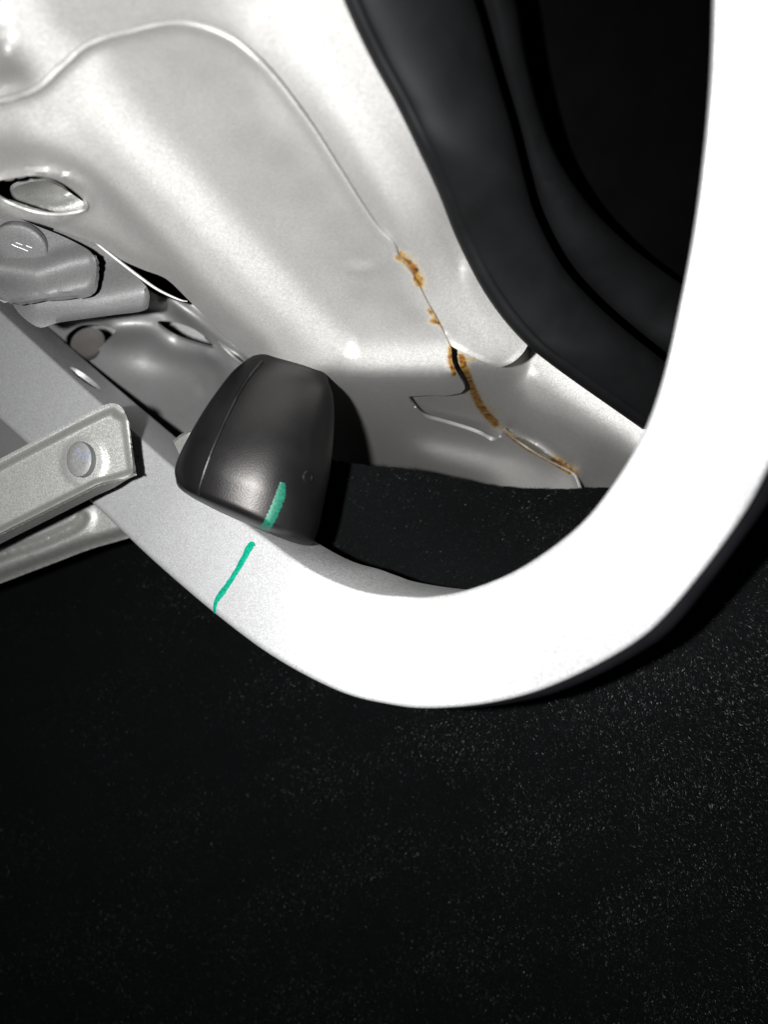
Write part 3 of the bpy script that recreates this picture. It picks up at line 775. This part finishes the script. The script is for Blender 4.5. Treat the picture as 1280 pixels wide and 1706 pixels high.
rear = empty('rear_hinge_link', P(60, 910, 27), 'silver rear link with a pressed groove, passing under the arm lower left', 'hinge link')
oR = catmull([(-90, 945), (0, 905), (80, 866), (150, 832), (210, 800), (300, 860), (250, 884), (205, 899), (150, 915), (100, 934), (50, 953), (0, 972), (-90, 1004)], 5)
lowR = [(-90, 1004), (0, 972), (50, 953), (100, 934), (150, 915), (205, 899), (300, 860)]
def zR(u, v):
    z = 29.7-0.002*(u-100)
    d, s, t = dpoly(u, v, catmull([(-90, 970), (0, 925), (60, 905), (105, 886), (128, 874), (136, 862)], 3)); z = z+0.16*gauss(d, 6)-.10*gauss(d-14, 7)
    d, s, t = dpoly(u, v, lowR); z = z+0.75*(1-sstep(d, 0, 24))
    return z
sheet('channel_web', oR, zR, M_link, rear, step=5, thick=0.5, edge=5)

# ================================================================== BRACKETS
brk = empty('hinge_bracket', P(40, 440, 24.5), 'grey hinge bracket with a flat bolt head, in front at the left edge', 'bracket')
oK = catmull([(-90, 320), (-30, 338), (10, 354), (50, 372), (100, 392), (140, 412), (154, 424), (160, 440), (159, 462), (153, 482), (138, 490), (80, 496), (24, 504), (8, 500), (-90, 430)], 5)
def zK(u, v):
    z = 24.0+0.0*u
    d, s, t = dpoly(u, v, [(-90, 470), (0, 447), (60, 452), (110, 436), (150, 428)])
    z = z+np.where(s > 0, 0.55*sstep(d, 0, 50), 0.25*sstep(d, 0, 30))
    d, s, t = dpoly(u, v, catmull([(154, 424), (160, 440), (159, 462), (153, 482), (138, 490), (80, 496), (24, 504)], 3)); z = z-0.10*(1-sstep(d, 0, 8))
    z = z+.5*sstep(60-u, 0, 90)*sstep(v, 440, 500)
    return z
sheet('bracket_plate', oK, zK, M_brk, brk, step=5, thick=0.15, edge=4)
bh = disc('bolt_head', P(34, 409, 24.05), Vector((0.05, -.62, -.62)), Vector((1, 0, -.15)), .76, .70, [(.8, -.15), (1, -.15), (1.0, .06), (.96, .10), (.88, .12), (.5, .125), (.001, .125)], M_brk, brk)
# four short raised strokes and a bar pressed in the head
trb = bvh(bh)
def dash(u0, v0, u1, v1, mat_, par, tree, r=0.016):
    pts_ = []
    for k in range(5):
        t = k/4; c, n_ = drape(tree, u0+(u1-u0)*t, v0+(v1-v0)*t)
        if c: pts_.append(c+n_*.0001)
    return tube('head_mark', pts_, r, mat_, par, 6) if len(pts_) > 1 else None
M_mark = paint('mark_metal', (0.7, 0.7, 0.7), rough=.4, flake=0)
for q in ((26, 404, 37, 408), (43, 409, 53, 413), (19, 407, 30, 412), (31, 412, 46, 418)):
    o = dash(*q, M_mark, bh, trb)
    if o: o.matrix_parent_inverse = Matrix()
brk2 = empty('rear_bracket', P(180, 480, 26), 'plain grey bracket plate half hidden behind the bolted bracket', 'bracket')
oK2 = catmull([(90, 380), (150, 396), (172, 412), (205, 440), (235, 468), (247, 484), (248, 504), (238, 518), (180, 526), (100, 537), (60, 544), (20, 500), (60, 440)], 5)
def zK2(u, v):
    d, s, t = dpoly(u, v, [(60, 500), (150, 497), (250, 478)])
    z = 25.6+np.where(s > 0, .45*sstep(d, 0, 50), .35*sstep(d, 0, 60))
    d, s, t = dpoly(u, v, catmull([(247, 484), (248, 504), (238, 518), (180, 526), (100, 537)], 3)); return z+0.15*(1-sstep(d, 0, 7))
sheet('bracket_plate', oK2, zK2, M_brk, brk2, step=6, thick=0.15, edge=4)

# ================================================================== WEATHERSTRIP
ws = empty('door_seal', P(850, 500, 23), 'matt black rubber weatherstrip following the edge of the silver channel', 'weatherstrip')
g1 = [(740, -120), (790, 0), (822, 110), (852, 210), (872, 290), (893, 360), (935, 440), (985, 498), (1045, 552), (1110, 604), (1210, 690)]
g0 = [(540, -120), (582, 0), (625, 92), (668, 170), (705, 245), (740, 320), (770, 395), (815, 482), (868, 552), (930, 606), (1080, 712)]
g2 = [(830, -120), (862, 0), (880, 100), (905, 195), (935, 270), (985, 345), (1045, 405), (1100, 448), (1160, 490), (1230, 540), (1330, 600)]
gz = [14.6, 15.9, 17.2, 18.6, 19.7, 20.8, 21.8, 23.2, 24.5, 25.6, 27.8]
def _gz(p, pp, k=(-16, -8, 0, 8, 16, 30)):
    return min(float(pp(np.array([float(p[0]+q)]), np.array([float(p[1])]))[0]) for q in k)-.12
gz = [_gz(p, ppAB) for p in g0[:9]]+[_gz(p, ppC) for p in g0[9:]]
for _ in range(1): gz = [gz[0]]+[min(gz[k], (gz[k-1]+gz[k]*2+gz[k+1])/4) for k in range(1, len(gz)-1)]+[gz[-1]]
gz[9] = min(gz[9], gz[8]+.75); gz[10] = min(gz[10], gz[9]+2.2)
print('gz', [round(q, 2) for q in gz])
def band(name, ra, rb, zoff, prof, mat_, parent):
    a = catmull(ra, 8); b = catmull(rb, 8); z = catmull([[q] for q in gz], 8)[:, 0]
    rings = []
    for p, q, zz in zip(a, b, z):
        fr = [P(*(p+(q-p)*t), zz+zoff+dz) for t, dz in prof]
        bk = [P(*(p+(q-p)*t), zz+zoff+dz+0.9) for t, dz in prof[::-1]]
        rings.append(fr+bk)
    return loft(name, rings, mat_, parent, auto=60)
ts = np.linspace(0, 1, 15)
bulb = [(float(t), float(-0.55*math.sqrt(max(0, 1-(2*t-1)**2))-0.05+1.1*t)) for t in ts]
band('seal_bulb', g0, g1, 0.3, bulb, M_seal, ws)
band('seal_lip', [(a-9, b+3) for a, b in g0], [(a+26, b-2) for a, b in g0], -0.05, [(0, .35), (.15, .10), (.4, 0.0), (.6, .0), (.8, .05), (1, .4)], M_seal, ws)
g1b = [(a+14, b-6) for a, b in g1]
band('seal_base', g1b, g2, 1.2, [(0, 0.2), (.1, -.05), (.3, -.2), (.6, -.1), (.85, .25), (1, .9)], M_seal, ws)
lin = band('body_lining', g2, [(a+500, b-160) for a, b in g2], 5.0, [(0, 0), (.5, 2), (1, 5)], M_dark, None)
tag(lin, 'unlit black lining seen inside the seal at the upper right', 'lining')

# ================================================================== CARPET
liner = empty('carpet_liner', P(800, 900, 28), 'black speckled carpet lining below and behind the white arm', 'carpet')
topc = catmull([(560, 768), (580, 771), (620, 776), (680, 781), (740, 793), (820, 808), (880, 813), (950, 814), (1010, 812), (1100, 820), (1250, 840), (1450, 850)], 6)
# ragged cut edge
tj = topc.copy(); tj[:, 1] += np.array([noise.noise(Vector((x*.11, 0, 3)))*2.6 for x in tj[:, 0]])
outK = np.vstack([[(430, 700)], [(540, 752)], tj, [(1500, 1850), (-250, 1850), (-250, 820), (100, 820), (350, 720)]])
_f = lambda a, b: min(float(zB(np.array([a]), np.array([b]))[0]), 31)-.45
zKc0 = TPS([(560, 770, _f(585., 775.)), (620, 776, _f(620., 776.)), (700, 786, _f(700., 786.)), (760, 798, _f(760., 798.)), (820, 808, _f(820., 808.)), (880, 813, _f(880., 813.)), (960, 814, _f(955., 812.)), (1010, 812, _f(960., 812.)-.2), (1250, 840, 25.0), (1450, 850, 23.5), (700, 950, 28.0), (900, 900, 27.2), (1000, 900, 26.4), (1250, 1000, 22.6), (1200, 1300, 25.0), (1450, 1500, 24.5), (1100, 1700, 27.5), (700, 1250, 31), (700, 1700, 33), (350, 1100, 36), (100, 1000, 40), (100, 1400, 37), (100, 1800, 36), (-250, 1400, 38), (-250, 830, 44), (100, 820, 42), (430, 720, 31), (350, 740, 34)])
def zKc(u, v): return zKc0(u, v)+0.03*np.sin(u*.031+v*.011)
cp = sheet('carpet_backing', outK, zKc, M_carpet, liner, step=20, thick=0.3, edge=4)
# pile: one mesh of short fibres
def pile(n, L, W):
    u = rng.uniform(-60, 1330, n*2); v = rng.uniform(765, 1760, n*2)
    k = inside(u, v, outK); u, v = u[k][:n], v[k][:n]; n = len(u)
    z = zKc(u, v); e = 1.0
    X = Pn(u, v, z); du = Pn(u+e, v, zKc(u+e, v))-X; dv = Pn(u, v+e, zKc(u, v+e))-X
    nn = np.cross(du, dv); nn /= np.linalg.norm(nn, axis=1)[:, None]
    toc = np.array([0, CAMY, 0])-X; sg = np.sign((nn*toc).sum(1)); nn *= sg[:, None]
    rd = rng.normal(size=(n, 3)); du /= np.linalg.norm(du, axis=1)[:, None]; dv /= np.linalg.norm(dv, axis=1)[:, None]
    ph = np.sin(u*.021+1.7*np.sin(v*.017))+np.sin(v*.034+u*.009)+.7*np.sin(u*.09+v*.05)*np.sin(v*.08-u*.04)
    comb = du*(.55+.22*ph)[:, None]+dv*(.45-.18*ph)[:, None]
    d = nn*rng.uniform(.15, .8, (n, 1))+rd*.38+comb; d /= np.linalg.norm(d, axis=1)[:, None]
    sidev = np.cross(d, rng.normal(size=(n, 3))); sidev /= np.linalg.norm(sidev, axis=1)[:, None]
    ln = (L*rng.uniform(.4, 1.2, (n, 1)))/100; wd = (W*rng.uniform(.6, 1.3, (n, 1)))/100
    mid = X+d*ln*.5+nn*ln*.12; tip = X+d*ln+rng.normal(size=(n, 3))*ln*.2
    V = np.stack([X-sidev*wd-nn*.0003, X+sidev*wd-nn*.0003, mid+sidev*wd, tip, mid-sidev*wd], 1).reshape(-1, 3)
    b = np.arange(n)*5
    F4 = np.stack([b, b+1, b+2, b+4], 1); F3 = np.stack([b+4, b+2, b+3], 1)
    me = bpy.data.meshes.new('carpet_pile')
    me.vertices.add(len(V)); me.vertices.foreach_set('co', V.astype(np.float32).ravel())
    loops = np.concatenate([np.hstack([F4, F3]).ravel()])
    me.loops.add(len(loops)); me.loops.foreach_set('vertex_index', loops.astype(np.int32))
    me.polygons.add(2*n); st_ = np.stack([np.arange(n)*7, np.arange(n)*7+4], 1).ravel(); me.polygons.foreach_set('loop_start', st_.astype(np.int32))
    me.update(calc_edges=True); me.validate()
    at_ = me.attributes.new('tone', 'FLOAT', 'POINT'); at_.data.foreach_set('value', np.repeat(rng.random(n), 5).astype(np.float32))
    o = finish('carpet_pile', me, M_fib, liner, False); o['kind'] = 'stuff'; return o
pile(300000, 0.12, 0.0065)

# far dark interior so that nothing ends in a void
bk = bpy.data.meshes.new('wall')
bk.from_pydata([(-3, 1.6, -3), (3, 1.6, -3), (3, 1.6, 3), (-3, 1.6, 3), (-3, 1.62, -3), (3, 1.62, -3), (3, 1.62, 3), (-3, 1.62, 3)], [],
               [(0, 1, 2, 3), (7, 6, 5, 4), (0, 4, 5, 1), (1, 5, 6, 2), (2, 6, 7, 3), (3, 7, 4, 0)])
wl = finish('wall', bk, M_dark, None, False); wl['kind'] = 'structure'
